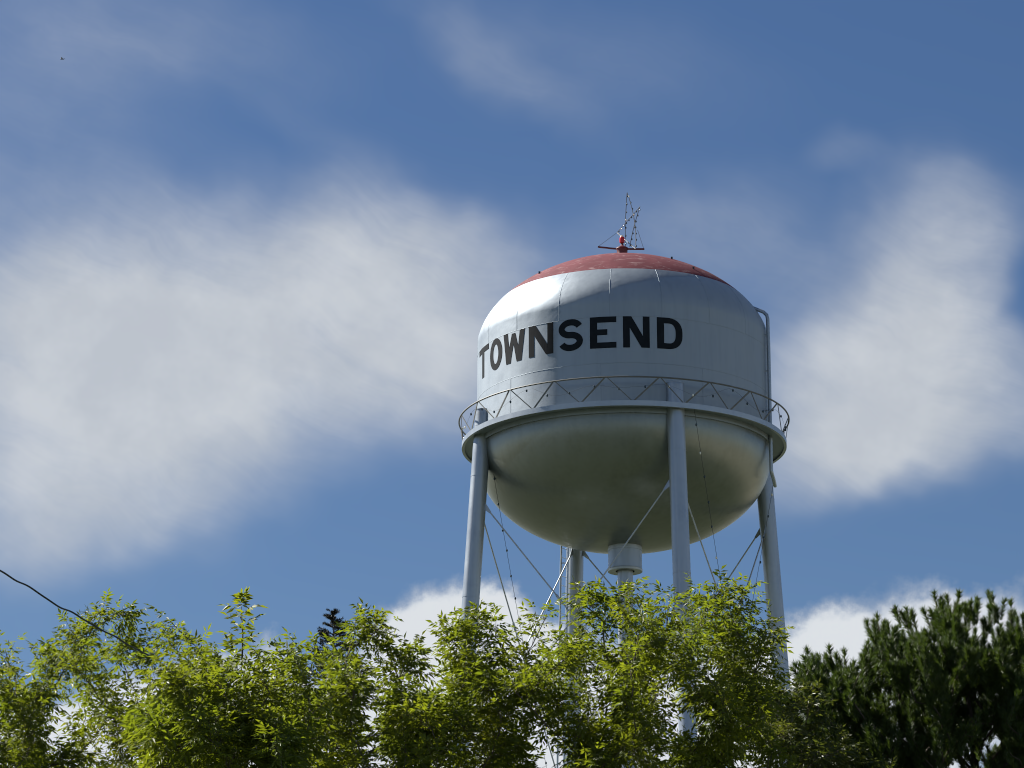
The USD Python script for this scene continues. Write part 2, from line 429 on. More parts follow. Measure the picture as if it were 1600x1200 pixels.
S1, S2, S3 = s_of(32.0), s_of(33.5), s_of(35.28)
plates('lower_wall_plate', M['silver'], -0.88, 9, 0.0, S1, 22, 8)
plates('upper_wall_plate', M['silver'], -0.47 - 0.175, 9, S1, S2, 22, 8)
plates('shoulder_plate', M['silver'], SEAM_A, 18, S2, S3, 16, 26)
plates('roof_plate', M['red'], SEAM_A, 18, S3, 2.0, 12, 22)


def weld(pts):
    part('weld_seam', tube(pts, 0.0055, 6), M['silver'], tower, True, T0)


for z, seg in ((32.0, 180), (33.5, 180)):
    a = np.linspace(0, 2 * np.pi, seg + 1)[:-1]
    part('weld_seam', tube(tank_point(a, np.full(seg, s_of(z))) , 0.0055, 6, True), M['silver'], tower, True, T0)
for k in range(9):
    weld(tank_point(np.full(8, -0.88 + k * 2 * np.pi / 9), np.linspace(0.02, S1, 8)))
for k in range(18):
    weld(tank_point(np.full(30, SEAM_A + k * np.pi / 9), np.linspace(S2, S3 - 0.003, 30)))

# bowl
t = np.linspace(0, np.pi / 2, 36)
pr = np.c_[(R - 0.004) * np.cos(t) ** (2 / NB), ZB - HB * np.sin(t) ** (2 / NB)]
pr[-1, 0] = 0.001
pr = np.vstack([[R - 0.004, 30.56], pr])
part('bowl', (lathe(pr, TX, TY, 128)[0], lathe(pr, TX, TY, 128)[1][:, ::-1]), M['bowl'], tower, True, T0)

# walkway: floor plate, rim channel
part('walkway_floor', lathe([(R + 0.003, ZF + 0.06), (RF - 0.012, ZF + 0.06), (RF - 0.012, ZF + 0.075), (R + 0.003, ZF + 0.075), (R + 0.003, ZF + 0.06)], TX, TY, 128), M['silver'], tower, False, T0)
part('walkway_rim', lathe([(RF - 0.09, ZF + 0.002), (RF, ZF), (RF, ZF + 0.165), (RF - 0.09, ZF + 0.165), (RF - 0.09, ZF + 0.155), (RF - 0.011, ZF + 0.155), (RF - 0.011, ZF + 0.012), (RF - 0.09, ZF + 0.012), (RF - 0.09, ZF + 0.002)], TX, TY, 128), M['leg'], tower, 35, T0)
part('bowl_girder', lathe([(R + 0.002, ZF - 0.10), (R + 0.05, ZF - 0.10), (R + 0.05, ZF + 0.055), (R + 0.002, ZF + 0.055)], TX, TY, 128), M['silver'], tower, 35, T0)
ZR, RR = ZF + 0.885, RF + 0.09
a = np.linspace(0, 2 * np.pi, 161)[:-1]
part('top_rail', tube(pol(a, RR, ZR), 0.026, 8, True), M['rail'], tower, True, T0)
NBAY = 20
for k in range(NBAY):
    top = -0.449 + k * 2 * np.pi / NBAY
    for sgn in (-1, 1):
        lo = pol(top + sgn * (np.pi / NBAY - 0.008), RF - 0.03, ZF + 0.166)
        hi = pol(top + sgn * 0.008, RR - 0.004, ZR - 0.02)
        w, h = ((0.048, 0.018) if sgn < 0 else (0.026, 0.018))
        part('rail_brace', bar(lo, hi, w, h, pol(top, 1, 0) - pol(0, 0, 0)), M['rail'], tower, False, T0)
for k in range(NBAY):
    b = -0.449 + (k + 0.5) * 2 * np.pi / NBAY
    part('brace_shoe', bar(pol(b - 0.014, RF - 0.04, ZF + 0.172), pol(b + 0.014, RF - 0.04, ZF + 0.172), 0.05, 0.012), M['rail'], tower, False, T0)

# legs, struts, rods
LR = 0.272


def leg_at(k, z):
    a = LEG_A + k * np.pi / 2
    return pol(a, LEG_R + LEG_B * (ZF - np.asarray(z, float)), z)


PANELS = [28.55, 19.35, 9.7, 0.35]
for k in range(4):
    zz = np.r_[0.15, np.linspace(0.6, 30.9, 24), 31.38]
    part('leg', tube(leg_at(k, zz), LR, 28), M['leg'], tower, 40, T0)
    for zj in (6.2, 12.6, 18.9, 25.3, 29.2):
        part('leg_joint', tube(leg_at(k, np.array([zj, zj + 0.035])), LR + 0.006, 28), M['leg'], tower, 40, T0)
    p = leg_at(k, 31.38)
    part('leg_cap', tube(np.array([p, p + [0, 0, 0.02]]), LR + 0.012, 28), M['leg'], tower, 40, T0)
    part('foot_plate', bar(leg_at(k, 0.0), leg_at(k, 0.15), 1.1, 1.1, (1, 0, 0)), M['leg'], tower, False, T0)
for k in range(4):
    for j, z in enumerate(PANELS[1:3]):
        p, q = leg_at(k, z), leg_at(k + 1, z)
        d = unit(q - p)
        part('strut', tube(np.array([p + d * LR * 0.9, q - d * LR * 0.9]), 0.085, 14), M['leg'], tower, 40, T0)
    for j in range(3):
        for s0, s1 in ((0, 1), (1, 0)):
            zt, zb = PANELS[j] - 0.16 * (j > 0), PANELS[j + 1] + 0.18
            p, q = leg_at(k + s0, zt), leg_at(k + s1, zb)
            out = unit((p + q) / 2 - np.array([TX, TY, (zt + zb) / 2])) * (0.04 if s0 else -0.04)
            d = unit(q - p)
            p2, q2 = p + d * (LR + 0.42) + out, q - d * (LR + 0.42) + out
            part('brace_rod', tube(np.array([p2, q2]), 0.024, 8), M['rod'], tower, True, T0)
            mid = p2 * 0.62 + q2 * 0.38
            part('turnbuckle', tube(np.array([mid - d * 0.16, mid - d * 0.12, mid + d * 0.12, mid + d * 0.16]), [0.026, 0.042, 0.042, 0.026], 8), M['rod'], tower, True, T0)
            for e, f_, sg in ((p, p2, 1), (q, q2, -1)):
                s_ = e + d * sg * LR * 0.8
                w = np.cross(d, unit(out)); L_ = np.linalg.norm(f_ - s_)
                up = np.array([0, 0, 1.0])
                v = []
                for o in (-0.008, 0.008):
                    off = unit(out) * o
                    v += [s_ + up * 0.17 + off, s_ - up * 0.17 + off, f_ - w * 0.035 + off, f_ + w * 0.035 + off]
                m_ = trimesh.convex.convex_hull(np.array(v))
                part('gusset', (np.array(m_.vertices), np.array(m_.faces)), M['leg'], tower, False, T0)

# riser and its collar
part('riser_pipe', tube(pol(0, 0, np.r_[0.05, np.linspace(1, 27.4, 12)]), 0.245, 28), M['leg'], tower, 40, T0)
part('collar', lathe([(0.30, 26.52), (0.545, 26.5), (0.555, 26.56), (0.535, 26.60), (0.535, 27.16), (0.55, 27.165), (0.55, 27.22), (0.535, 27.225), (0.535, 27.55), (0.30, 27.55)], TX, TY, 64), M['leg'], tower, 35, T0)
for k in range(4):
    d = leg_at(k, PANELS[1]); c = pol(0, 0, PANELS[1]); u = unit(d - c)
    part('riser_stay', tube(np.array([c + u * 0.24, d - u * LR * 0.9]), 0.018, 8), M['rod'], tower, True, T0)

# ladder up the rear leg
la = LEG_A + 3 * np.pi / 2
ladder = UsdGeom.Xform.Define(stage, numbered(str(tower.GetPath()), 'ladder')).GetPrim()
zz = np.array([3.0, 10, 20, ZF + 1.0])
railA, railB = leg_at(3, zz) + [-0.26, 0.30, 0], leg_at(3, zz) + [-0.47, 0.02, 0]
for r_ in (railA, railB):
    part('ladder_rail', tube(r_, 0.036, 8), M['leg'], ladder, True, T0)
for z in np.arange(3.3, ZF + 0.8, 0.31):
    p, q = (np.array([np.interp(z, zz, r_[:, i]) for i in range(3)]) for r_ in (railA, railB))
    part('rung', tube(np.array([p, q]), 0.012, 6), M['leg'], ladder, True, T0)
for z in np.arange(4.5, ZF, 2.6):
    for r_ in (railA, railB):
        p = np.array([np.interp(z, zz, r_[:, i]) for i in range(3)]); q = leg_at(3, z)
        part('ladder_bracket', tube(np.array([p, p * 0.35 + q * 0.65]), 0.02, 6), M['leg'], ladder, True, T0)

# overflow pipe on the right of the tank
oa = 1.262
op = np.vstack([pol(oa, 4.26, 34.86), pol(oa, 4.66, 34.66), pol(oa, 4.76, 34.55), pol(oa, 4.79, 34.42), pol(oa, 4.80, 33.0), pol(oa, 4.80, 31.0), pol(oa, 4.80, 29.42), pol(oa + 0.015, 4.81, 29.32), pol(oa + 0.05, 4.82, 29.2), pol(oa + 0.11, 4.82, 29.05)])
part('overflow_pipe', tube(op, 0.058, 12), M['leg'], tower, True, T0)
for z in (31.4, 32.7, 33.9):
    part('pipe_bracket', bar(pol(oa, R - 0.01, z), pol(oa, 4.80, z), 0.05, 0.03), M['leg'], tower, False, T0)

# lettering: black sheets a few millimetres proud of the wall
def stroke(pts, w):
    return LineString(pts).buffer(w / 2, cap_style='flat', join_style='mitre', mitre_limit=8)


def letter_shape(ch, w, h):
    sw, sh = 0.225, 0.185
    if ch == 'T':
        return box(0, h - sh, w, h).union(box(w / 2 - sw / 2, 0, w / 2 + sw / 2, h))
    if ch == 'E':
        return box(0, 0, sw, h).union(box(0, 0, w, sh)).union(box(0, h - sh, w, h)).union(box(0, h / 2 - sh / 2 + 0.01, w * 0.66, h / 2 + sh / 2 + 0.01))
    if ch == 'O':
        o = affinity.scale(LineString([(0, 0), (0, 0.0001)]).buffer(1, 24), w / 2, h / 2 + 0.012)
        i = affinity.scale(LineString([(0, 0), (0, 0.0001)]).buffer(1, 24), w / 2 - sw, h / 2 - sh)
        return affinity.translate(o.difference(i), w / 2, h / 2)
    if ch == 'N':
        return box(0, 0, sw * 0.93, h).union(box(w - sw * 0.93, 0, w, h)).union(Polygon([(0, h), (sw * 1.15, h), (w, 0), (w - sw * 1.15, 0)]))
    if ch == 'W':
        c, b = w / 2, 0.215
        legs_ = [Polygon([(0, h), (b, h), (w * 0.25 + b * 0.5, 0), (w * 0.25 - b * 0.5, 0)]), Polygon([(w * 0.25 - b * 0.5, 0), (w * 0.25 + b * 0.5, 0), (c + b * 0.36, h * 0.94), (c - b * 0.36, h * 0.94)]),
                 Polygon([(w, h), (w - b, h), (w * 0.75 - b * 0.5, 0), (w * 0.75 + b * 0.5, 0)]), Polygon([(w * 0.75 - b * 0.5, 0), (w * 0.75 + b * 0.5, 0), (c + b * 0.36, h * 0.94), (c - b * 0.36, h * 0.94)])]
        return shapely.union_all(legs_)
    if ch == 'D':
        def d(x0, x1, y0, y1, n):
            rx, ry = x1 - x0 - n, (y1 - y0) / 2
            tt = np.linspace(-np.pi / 2, np.pi / 2, 28)
            arc = [(x0 + n + rx * np.cos(q) ** 0.8, y0 + ry + ry * np.sign(np.sin(q)) * abs(np.sin(q)) ** 0.8) for q in tt]
            return Polygon([(x0, y0)] + arc + [(x0, y1)])
        return d(0, w, 0, h, w * 0.36).difference(d(sw, w - sw, sh, h - sh, w * 0.18))
    if ch == 'S':
        cx, ru = w / 2, (h - sh) / 4
        rx = w / 2 - sw / 2
        up = [(cx + rx * np.cos(q), h - sh / 2 - ru + ru * np.sin(q)) for q in np.linspace(np.radians(18), np.radians(265), 26)]
        dn = [(cx + rx * np.cos(q), sh / 2 + ru + ru * np.sin(q)) for q in np.linspace(np.radians(85), np.radians(-162), 26)]
        return LineString(up + dn).buffer(0.102, cap_style='flat', join_style='round')


ZL0, ZL1 = 32.487, 33.497
for ch, a0, a1 in (('T', -1.385, -1.165), ('O', -1.141, -0.975), ('W', -0.958, -0.744), ('N', -0.708, -0.512), ('S', -0.474, -0.298), ('E', -0.252, -0.077), ('N', -0.033, 0.143), ('D', 0.192, 0.369)):
    w, h = (a1 - a0) * R, ZL1 - ZL0
    shp = letter_shape(ch, w, h)
    pieces = []
    for x in np.arange(-0.05, w + 0.05, 0.07):
        cut = shp.intersection(box(x, -0.1, x + 0.07, h + 0.1))
        for gpoly in getattr(cut, 'geoms', [cut]):
            if isinstance(gpoly, Polygon) and gpoly.area > 1e-6:
                e = trimesh.creation.extrude_polygon(gpoly, 0.003, engine='earcut')
                pieces.append((np.array(e.vertices), np.array(e.faces)))
    v, f = join(*pieces)
    v = v * [1, 1, 1]
    aa, zz_ = a0 + v[:, 0] / R, ZL0 + v[:, 1]
    base = tank_point(aa, s_of(zz_))
    nn = np.stack([np.sin(aa), -np.cos(aa), 0 * aa], -1)
    part('letter', (base + nn * (0.004 + v[:, 2:3]), f), M['letter'], tower, False, T0, label=f'black painted capital letter {ch}')

# roof: hub, arms, beacon, lugs
ZT = ZS + HD + 0.30
part('roof_hub', lathe([(0.20, ZT - 0.32), (0.17, ZT - 0.03), (0.175, ZT + 0.09), (0.205, ZT + 0.13), (0.20, ZT + 0.16), (0.12, ZT + 0.21), (0.05, ZT + 0.25), (0.035, ZT + 0.36), (0.001, ZT + 0.365)], TX, TY, 32), M['dark_red'], tower, 40, T0)
part('roof_arm', bar(pol(-np.pi / 2 - 0.35, 0.15, ZT + 0.15), pol(-np.pi / 2 - 0.35, 0.82, ZT + 0.30), 0.06, 0.045), M['dark_red'], tower, False, T0)
part('roof_arm', bar(pol(np.pi / 2 - 0.3, 0.15, ZT + 0.12), pol(np.pi / 2 - 0.3, 0.74, ZT + 0.06), 0.06, 0.045), M['dark_red'], tower, False, T0)
beacon = part('beacon', lathe([(0.04, ZT + 0.34), (0.082, ZT + 0.35), (0.086, ZT + 0.42), (0.084, ZT + 0.50), (0.07, ZT + 0.535), (0.001, ZT + 0.54)], TX, TY, 24), M['beacon'], tower, 40, T0)
part('beacon_cap', lathe([(0.03, ZT + 0.541), (0.045, ZT + 0.55), (0.04, ZT + 0.60), (0.001, ZT + 0.605)], TX, TY, 16), M['bulb_clear'], beacon, 40, T0)
for px, py in ((961, 409), (843.5, 427.5), (1083, 419.5), (1050, 405)):
    # lugs welded to the roof plates
    best = min(((np.hypot(*((lambda q: (800 + FPX * q[0] / (q[1] * math.cos(PITCH) + (q[2] - EYE) * math.sin(PITCH)) - px,
                                        600 - FPX * (-q[1] * math.sin(PITCH) + (q[2] - EYE) * math.cos(PITCH)) / (q[1] * math.cos(PITCH) + (q[2] - EYE) * math.sin(PITCH)) - py))(pol(aa, *tank_profile(ss))))), aa, ss)
                for aa in np.linspace(-1.3, 1.3, 80) for ss in np.linspace(S3 + 0.02, 1.95, 60)))
    c = pol(best[1], *tank_profile(best[2]))
    part('roof_lug', bar(c - [0, 0, 0.02], c + [0, 0, 0.07], 0.05, 0.06, (1, 0, 0)), M['wire'], tower, False, T0)

# ------------------------------------------------------------------ star and strings of lights on the tower
ICO = trimesh.creation.icosphere(1, 1.0)


def bulb(parent, p, off, clear, r=0.033):
    v = np.array(ICO.vertices) * [r, r, r * 1.5] + p - [0, 0, r]
    part('bulb', (v, np.array(ICO.faces)), M['bulb_clear' if clear else 'bulb_dark'], parent, True, off)


rng = np.random.default_rng(4)
hub = pol(0, 0, ZT)
star = thing('lighted_star', 'wire star frame strung with small bulbs, standing on the red roof top of the tower', 'star decoration', hub)
V = {'A': at(979.8, 301, TY), 'B': at(1000, 323, TY - 0.8), 'C': at(964, 363.5, TY + 0.8), 'D': at(977, 385, TY + 0.5), 'D2': at(984, 386, TY + 0.45), 'E': at(993, 389, TY - 0.5)}
for p, q, sag, n in (('A', 'D', 0.02, 7), ('A', 'E', -0.10, 9), ('B', 'C', 0.0, 9), ('B', 'D2', 0.03, 7), ('C', 'E', 0.0, 6)):
    P, Q = V[p], V[q]
    tt = np.linspace(0, 1, 12)
    line = P + (Q - P) * tt[:, None] + np.array([1, 0, 0]) * (sag * 4 * tt * (1 - tt) * (-1 if p == 'A' and q == 'D' else -1))[:, None]
    part('star_bar', tube(line, 0.011, 6), M['star'], star, True, hub)
    for u in np.linspace(0.06, 0.94, n):
        c = np.array([np.interp(u, tt, line[:, i]) for i in range(3)])
        bulb(star, c + [0.02, -0.015, 0], hub, rng.random() < 0.22, 0.022)
for tip, to in ((pol(-np.pi / 2 - 0.35, 0.80, ZT + 0.325), V['C']), (pol(np.pi / 2 - 0.3, 0.72, ZT + 0.085), V['E'] * 0.55 + V['B'] * 0.45)):
    part('guy_wire', tube(np.array([tip, to]), 0.006, 5), M['star'], star, True, hub)


def string(name, label, pts, parent_base, step, clear_p, off_first=0.1, r=0.0065):
    t_ = thing(name, label, 'string of lights', parent_base, None)
    pts = np.asarray(pts)
    part('cable', tube(pts, r, 5), M['wire'], t_, True, parent_base)
    L_ = np.r_[0, np.cumsum(np.linalg.norm(np.diff(pts, axis=0), axis=1))]
    for s in np.arange(off_first, L_[-1], step):
        c = np.array([np.interp(s + rng.normal(0, 0.05), L_, pts[:, i]) for i in range(3)])
        bulb(t_, c, parent_base, rng.random() < clear_p, 0.031)


a = np.linspace(-np.pi, np.pi, 241)[:-1]
drape = ZF + 0.60 - 0.20 * np.abs(np.sin((a + 0.449 + np.pi / 20) * 10 / 2)) + 0.25 * np.sin(a * 7) ** 2
string('rail_lights', 'string of small bulbs looped along the walkway railing around the tank', pol(a, RF - 0.02, drape), pol(0, 0, ZF), 0.78, 0.25, r=0.003)


def hang(p, q, sag):
    tt = np.linspace(0, 1, 24)[:, None]
    return p + (q - p) * tt - np.array([0, 0, 1]) * sag * 4 * tt * (1 - tt)


for (ka, kb), lab, pa in (((0, 3), 'string of bulbs hanging from the left side of the walkway towards the rear leg', pol(LEG_A + 0.08, 4.55, 29.6)),
                          ((1, 2), 'string of bulbs hanging from the walkway beside the front leg', pol(0.40, RF - 0.05, ZF + 0.05)),
                          ((2, 1), 'string of bulbs hanging from the right end of the walkway beside the overflow pipe', pol(1.50, 4.75, 29.4))):
    q = {3: leg_at(3, 19.6) * 0.85 + leg_at(0, 19.6) * 0.15, 2: leg_at(2, 19.6) * 0.62 + leg_at(1, 19.6) * 0.38, 1: leg_at(1, 19.6) * 0.72 + leg_at(2, 19.6) * 0.28}[kb]
    string('hanging_lights', lab, hang(pa, q, 0.25), pa, 0.80, 0.2, 0.5)

# ------------------------------------------------------------------ trees
def grow(rng, trunk, tips, lift=0.3, outward=False):
    """Joins every tip to the nearest lower branch. Returns node positions, parents and the chain of each tip."""
    pos, par = [np.asarray(p, float) for p in trunk], [-1] + list(range(len(trunk) - 1))
    chains = []
    for tip in sorted(map(np.asarray, tips), key=lambda p: np.hypot(*(p - trunk[-1])[:2]) + (0.05 if outward else 1.0) * p[2] - (0 if outward else 0.7 * np.hypot(*(p - trunk[-1])[:2]))):
        P = np.array(pos)
        d = tip - P
        L = np.linalg.norm(d, axis=1)
        rise = d[:, 2] / np.maximum(L, 1e-6)
        cost = L * (1 + 1.6 * np.clip(0.75 - rise, 0, 2))
        cost[P[:, 2] < trunk[0][2] + lift * (trunk[-1][2] - trunk[0][2])] += 50
        j = int(np.argmin(cost))
        n = max(3, int(L[j] / 0.16))
        back = unit(pos[j] - pos[par[j]]) if par[j] >= 0 else np.array([0, 0, 1.0])
        c = pos[j] + unit(back * 0.3 + d[j] / L[j] * 0.9 + np.array([*(d[j][:2] / L[j] * 0.3), 0])) * L[j] * 0.5
        chain, prev = [j], j
        wob = rng.normal(0, 0.02, (n + 1, 3)) * L[j] ** 0.5
        for i in range(1, n + 1):
            u = i / n
            p = (1 - u) ** 2 * pos[j] + 2 * u * (1 - u) * c + u * u * tip + wob[i] * (i < n)
            pos.append(p); par.append(prev); prev = len(pos) - 1; chain.append(prev)
        chains.append(chain)
    return np.array(pos), np.array(par), chains


def wood(pos, par, tip_r, power=2.4, sides=6, trunk_n=0):
    w = np.zeros(len(pos))
    kids = np.zeros(len(pos), int)
    np.add.at(kids, par[par >= 0], 1)
    for i in range(len(pos) - 1, 0, -1):
        if kids[i] == 0:
            w[i] = tip_r ** power
        w[i] += (tip_r * 0.12) ** power
        w[par[i]] += w[i]
    r = w ** (1 / power)
    if trunk_n:
        r[:trunk_n] = np.maximum(r[:trunk_n], np.linspace(0.12, 0.04, trunk_n))
    r[0] = r[1] * 1.15
    # chains between forks become tubes
    first = {}
    meshes_big, meshes_small = [], []
    main = {}
    for i in range(1, len(pos)):
        p = par[i]
        if p not in main or w[i] > w[main[p]]:
            main[p] = i
    for i in range(1, len(pos)):
        p = par[i]
        if p == 0 and i == 1 or main.get(p) != i:
            c = [p, i]
            while c[-1] in main:
                c.append(main[c[-1]])
            rad = r[c].copy(); rad[0] = min(rad[0], rad[1] * 1.15)
            m = tube(pos[c], rad, sides if rad.max() < 0.06 else 10)
            (meshes_big if p == 0 or c[0] < trunk_n and rad.max() > 0.05 else meshes_small).append(m)
    return meshes_big, meshes_small, r


def leaves_of(rng, pos, direc, up, length, pairs=3, size=0.46, slim=0.31):
    """Feather-shaped ash leaves: (vertices, triangles), 4 vertices to a leaflet, and the number of leaflets per leaf."""
    n = len(pos)
    a, up = unit(direc), unit(up)
    b = unit(np.cross(up, a)); up = np.cross(a, b)
    out = []
    droop = rng.uniform(0.15, 0.55, n)[:, None]
    for k in range(pairs * 2 + 1):
        if k == pairs * 2:
            s, side, spread = 0.94, 0, 0.0
        else:
            s, side, spread = 0.36 + 0.58 * (k // 2 + 0.15) / pairs, (1 if k % 2 else -1), 1.0
        base = pos + a * length[:, None] * s - np.array([0, 0, 1.0]) * length[:, None] * droop * s * s
        ld = unit(a * (0.62 if side else 1.0) + b * side * 0.78 * spread - np.array([0, 0, 1.0]) * (droop * 1.1 + 0.15) + rng.normal(0, 0.16, (n, 3)))
        ln = unit(up + rng.normal(0, 0.28, (n, 3)))
        lb = unit(np.cross(ln, ld)); ln = np.cross(ld, lb)
        L = (length * size * rng.uniform(0.8, 1.15, n) * (1.0 if side else 1.1))[:, None]
        W = L * slim * rng.uniform(0.85, 1.15, (n, 1))
        curl = rng.uniform(-0.05, 0.16, (n, 1))
        mid = base + ld * L * 0.42
        out.append(np.stack([base, mid + lb * W / 2 + ln * W * 0.16, base + ld * L - ln * L * curl, mid - lb * W / 2 + ln * W * 0.16], 1))
    K = len(out)
    v = np.stack(out, 1).reshape(-1, 3)
    o = np.arange(n * K)[:, None] * 4
    f = np.concatenate([o + [0, 1, 2], o + [0, 2, 3]], 1).reshape(-1, 3)
    return v, f, K


TOP = np.array([(-200, 1040), (-120, 1000), (-60, 985), (-20, 1000), (0, 992), (12, 997), (25, 1012), (40, 1042), (48, 1030), (55, 1000), (75, 985), (100, 968), (112, 963), (140, 960), (160, 958), (180, 944), (197, 941), (206, 978), (217, 992),
                (227, 982), (240, 978), (255, 958), (263, 949), (272, 962), (283, 988), (310, 990), (323, 1008), (350, 1016), (377, 1014), (400, 1012), (430, 1012), (443, 1020), (467, 1014), (490, 990), (499, 1000), (515, 1010), (532, 1000), (540, 978), (550, 975),
                (565, 966), (580, 954), (597, 958), (610, 980), (620, 1000), (640, 1004), (650, 1036), (663, 1006), (677, 1015), (684, 1040), (700, 980), (713, 958), (737, 946), (763, 960), (777, 982), (793, 1002), (808, 1016), (820, 975),
                (840, 952), (853, 945), (867, 960), (900, 950), (907, 925), (933, 916), (957, 930), (967, 922), (1000, 916), (1020, 921), (1040, 928), (1060, 930), (1090, 908), (1124, 906), (1140, 914), (1164, 910), (1172, 935), (1180, 958),
                (1196, 962), (1203, 1010), (1212, 1064), (1240, 1068), (1267, 1076), (1294, 1094), (1330, 1130), (1380, 1170), (1420, 1230)], float)


def px_of(x, Y):
    return 800 + x / (Y / math.cos(PITCH) * 0.995) * FPX


def ash(name, label, x0, x1, Y, depth, peaks, seed, n_vis, n_low, bare=0.0, leaf='ash_leaf', group=None, singles=40, leaf_len=0.2, shoot=None, dense=1.0, droplow=0.0):
    rng = np.random.default_rng(seed)
    xm, wid = (x0 + x1) / 2, x1 - x0
    base = at(xm, 1200, Y); base[2] = 0
    t_ = thing(name, label, 'tree', base, group)
    tips, peak_ids = [], []
    for px, py in peaks:
        tips.append(at(px, py + 19, Y + rng.normal(0, 0.15)))
    npk = len(tips)
    k = 0
    while k < n_vis:
        px = rng.uniform(x0 - 0.02 * wid, x1 + 0.02 * wid)
        dy = rng.uniform(-1, 1) * depth
        top = np.interp(px, TOP[:, 0], TOP[:, 1])
        edge = 1 - abs((px - xm) / (wid * 0.55)) ** 3
        py = top + 34 + rng.uniform(0, 1) ** 1.05 * (1225 - top) + (dy / depth) ** 2 * 25
        if bare and meshkit.noise(np.array([px / 42.0, py / 42.0, seed])) < bare:
            k += 0.35
            continue
        tips.append(at(px, py, Y + dy)); k += 1
    zf = at(xm, 1200, Y)[2]
    for _ in range(n_low):
        z = zf - 0.2 - rng.uniform(0, 1) ** 1.2 * (zf - 4.4)
        ang, rr_ = rng.uniform(0, 2 * np.pi), (0.35 + 0.65 * rng.random() ** 0.5)
        hw = wid / FPX * Y / 2 * 1.15
        tips.append(np.array([base[0] + rr_ * hw * np.cos(ang), Y + rr_ * max(depth, 0.9 * hw) * np.sin(ang), z]))
    trunk = [base + [0.12 * math.sin(i * 1.3 + seed) * (i / 14), 0.1 * math.cos(i * 1.7 + seed) * (i / 14), i * (zf - 0.6) / 14] for i in range(15)]
    pos, par, chains = grow(rng, trunk, tips, 0.32)
    big, small, rad = wood(pos, par, 0.0058, 2.35, 5, 15)
    tipkey = {tuple(np.round(pos[c[-1]], 5)): c for c in chains}
    LP, LD, LU, LL, OWN = [], [], [], [], []
    twigs = []
    order = [tipkey[tuple(np.round(np.asarray(q), 5))] for q in tips]
    for ti, c in enumerate(order):
        P = pos[c]
        seg = np.r_[0, np.cumsum(np.linalg.norm(np.diff(P, axis=0), axis=1))]
        L = seg[-1]
        low = ti >= npk + n_vis - 0 if False else P[-1][2] < zf - 0.2
        reach = min(L, 1.05)
        n_tw = int((5 if low else 8) * dense * rng.uniform(0.8, 1.25))
        for s in np.r_[np.linspace(L - reach, L - 0.06, n_tw) + rng.uniform(-0.04, 0.04, n_tw), L]:
            s = np.clip(s, 0.02, L)
            p = np.array([np.interp(s, seg, P[:, i]) for i in range(3)])
            i0 = min(np.searchsorted(seg, s), len(P) - 1)
            ax = unit(P[i0] - P[max(i0 - 1, 0)])
            end = s >= L - 1e-6
            perp = unit(np.cross(ax, rng.normal(0, 1, 3)))
            tl = 0.14 if end else (0.13 + 0.30 * min(1, (L - s) / 0.6)) * rng.uniform(0.7, 1.25)
            td = ax if end else unit(ax * 0.75 + perp * 0.8 + np.array([0, 0, 0.22]))
            q = p + td * tl - np.array([0, 0, 0.04 * tl])
            if not end:
                twigs.append(tube(np.array([p, (p + q) / 2 + rng.normal(0, 0.008, 3), q]), [0.0045, 0.0035, 0.0022], 4, caps=False))
            npair = max(1, int(tl / 0.075))
            roll = unit(np.cross(td, rng.normal(0, 1, 3)))
            for m in range(npair + 1):
                pp = p + (q - p) * ((m + 0.6) / (npair + 0.6) if m < npair else 1.0)
                roll2 = unit(np.cross(td, roll))
                roll = unit(roll2 + rng.normal(0, 0.3, 3))
                for sg in ((-1, 1) if m < npair else (0,)):
                    LP.append(pp); LD.append(unit(td * (0.62 if sg else 1) + roll * sg * 0.85 + np.array([0, 0, 0.06]) + rng.normal(0, 0.12, 3)))
                    LU.append(unit(np.array([0, 0, 1.0]) + td * 0.4 + rng.normal(0, 0.3, 3))); LL.append(leaf_len * rng.uniform(0.72, 1.18)); OWN.append(ti)
    if shoot is not None:                                   # one tall new shoot standing clear of the crown
        p0, p1 = at(*shoot[0], Y), at(*shoot[1], Y)
        twigs.append(tube(np.array([p0, p0 * 0.5 + p1 * 0.5 + [0.012, 0, 0], p1]), [0.011, 0.008, 0.004], 6))
        n = 7
        for m in list(range(n + 1)) + [n - 0.15, n - 0.3, n + 0.1]:
            pp = p0 + (p1 - p0) * (0.16 + 0.84 * m / n)
            ang = m * np.pi / 2 + 0.35
            for sg in (-1, 1):
                side = np.array([math.cos(ang) * sg, math.sin(ang) * sg, 0.0])
                LP.append(pp); LD.append(unit(side * (0.8 if m < n - 0.5 else 0.55) + [0, 0, 0.95])); LU.append(unit(np.array([0, 0, 1.0]) - side * 0.5)); LL.append(leaf_len * (1.25 if m < n - 0.5 else 0.95) * rng.uniform(0.9, 1.1)); OWN.append(-1)
    v, f, K = leaves_of(rng, np.array(LP), np.array(LD), np.array(LU), np.array(LL))
    own = np.array(OWN)
    chosen = np.nonzero((own < npk))[0]
    if len(chosen) > singles:
        zc = np.array(LP)[chosen, 2]
        keep = np.r_[np.nonzero(own[chosen] < 0)[0], rng.permutation(np.nonzero(own[chosen] >= 0)[0])][:singles]
        chosen = chosen[keep]
    mask = np.ones(len(own), bool); mask[chosen] = False
    vv = v.reshape(len(own), K * 4, 3)
    lf = f[:K * 2]
    rest = vv[mask].reshape(-1, 3)
    ff = (lf[None] + (np.arange(mask.sum()) * K * 4)[:, None, None]).reshape(-1, 3)
    part('trunk', join(*big), M['bark'], t_, True, base)
    if small:
        part('branches', join(*small), M['bark'], t_, True, base)
    part('twigs', join(*twigs), M['bark'], t_, True, base, kind='stuff')
    part('foliage', (rest, ff), M[leaf], t_, False, base, kind='stuff')
    for i in chosen:
        part('leaf', (vv[i], lf), M[leaf], t_, False, base)
    return t_


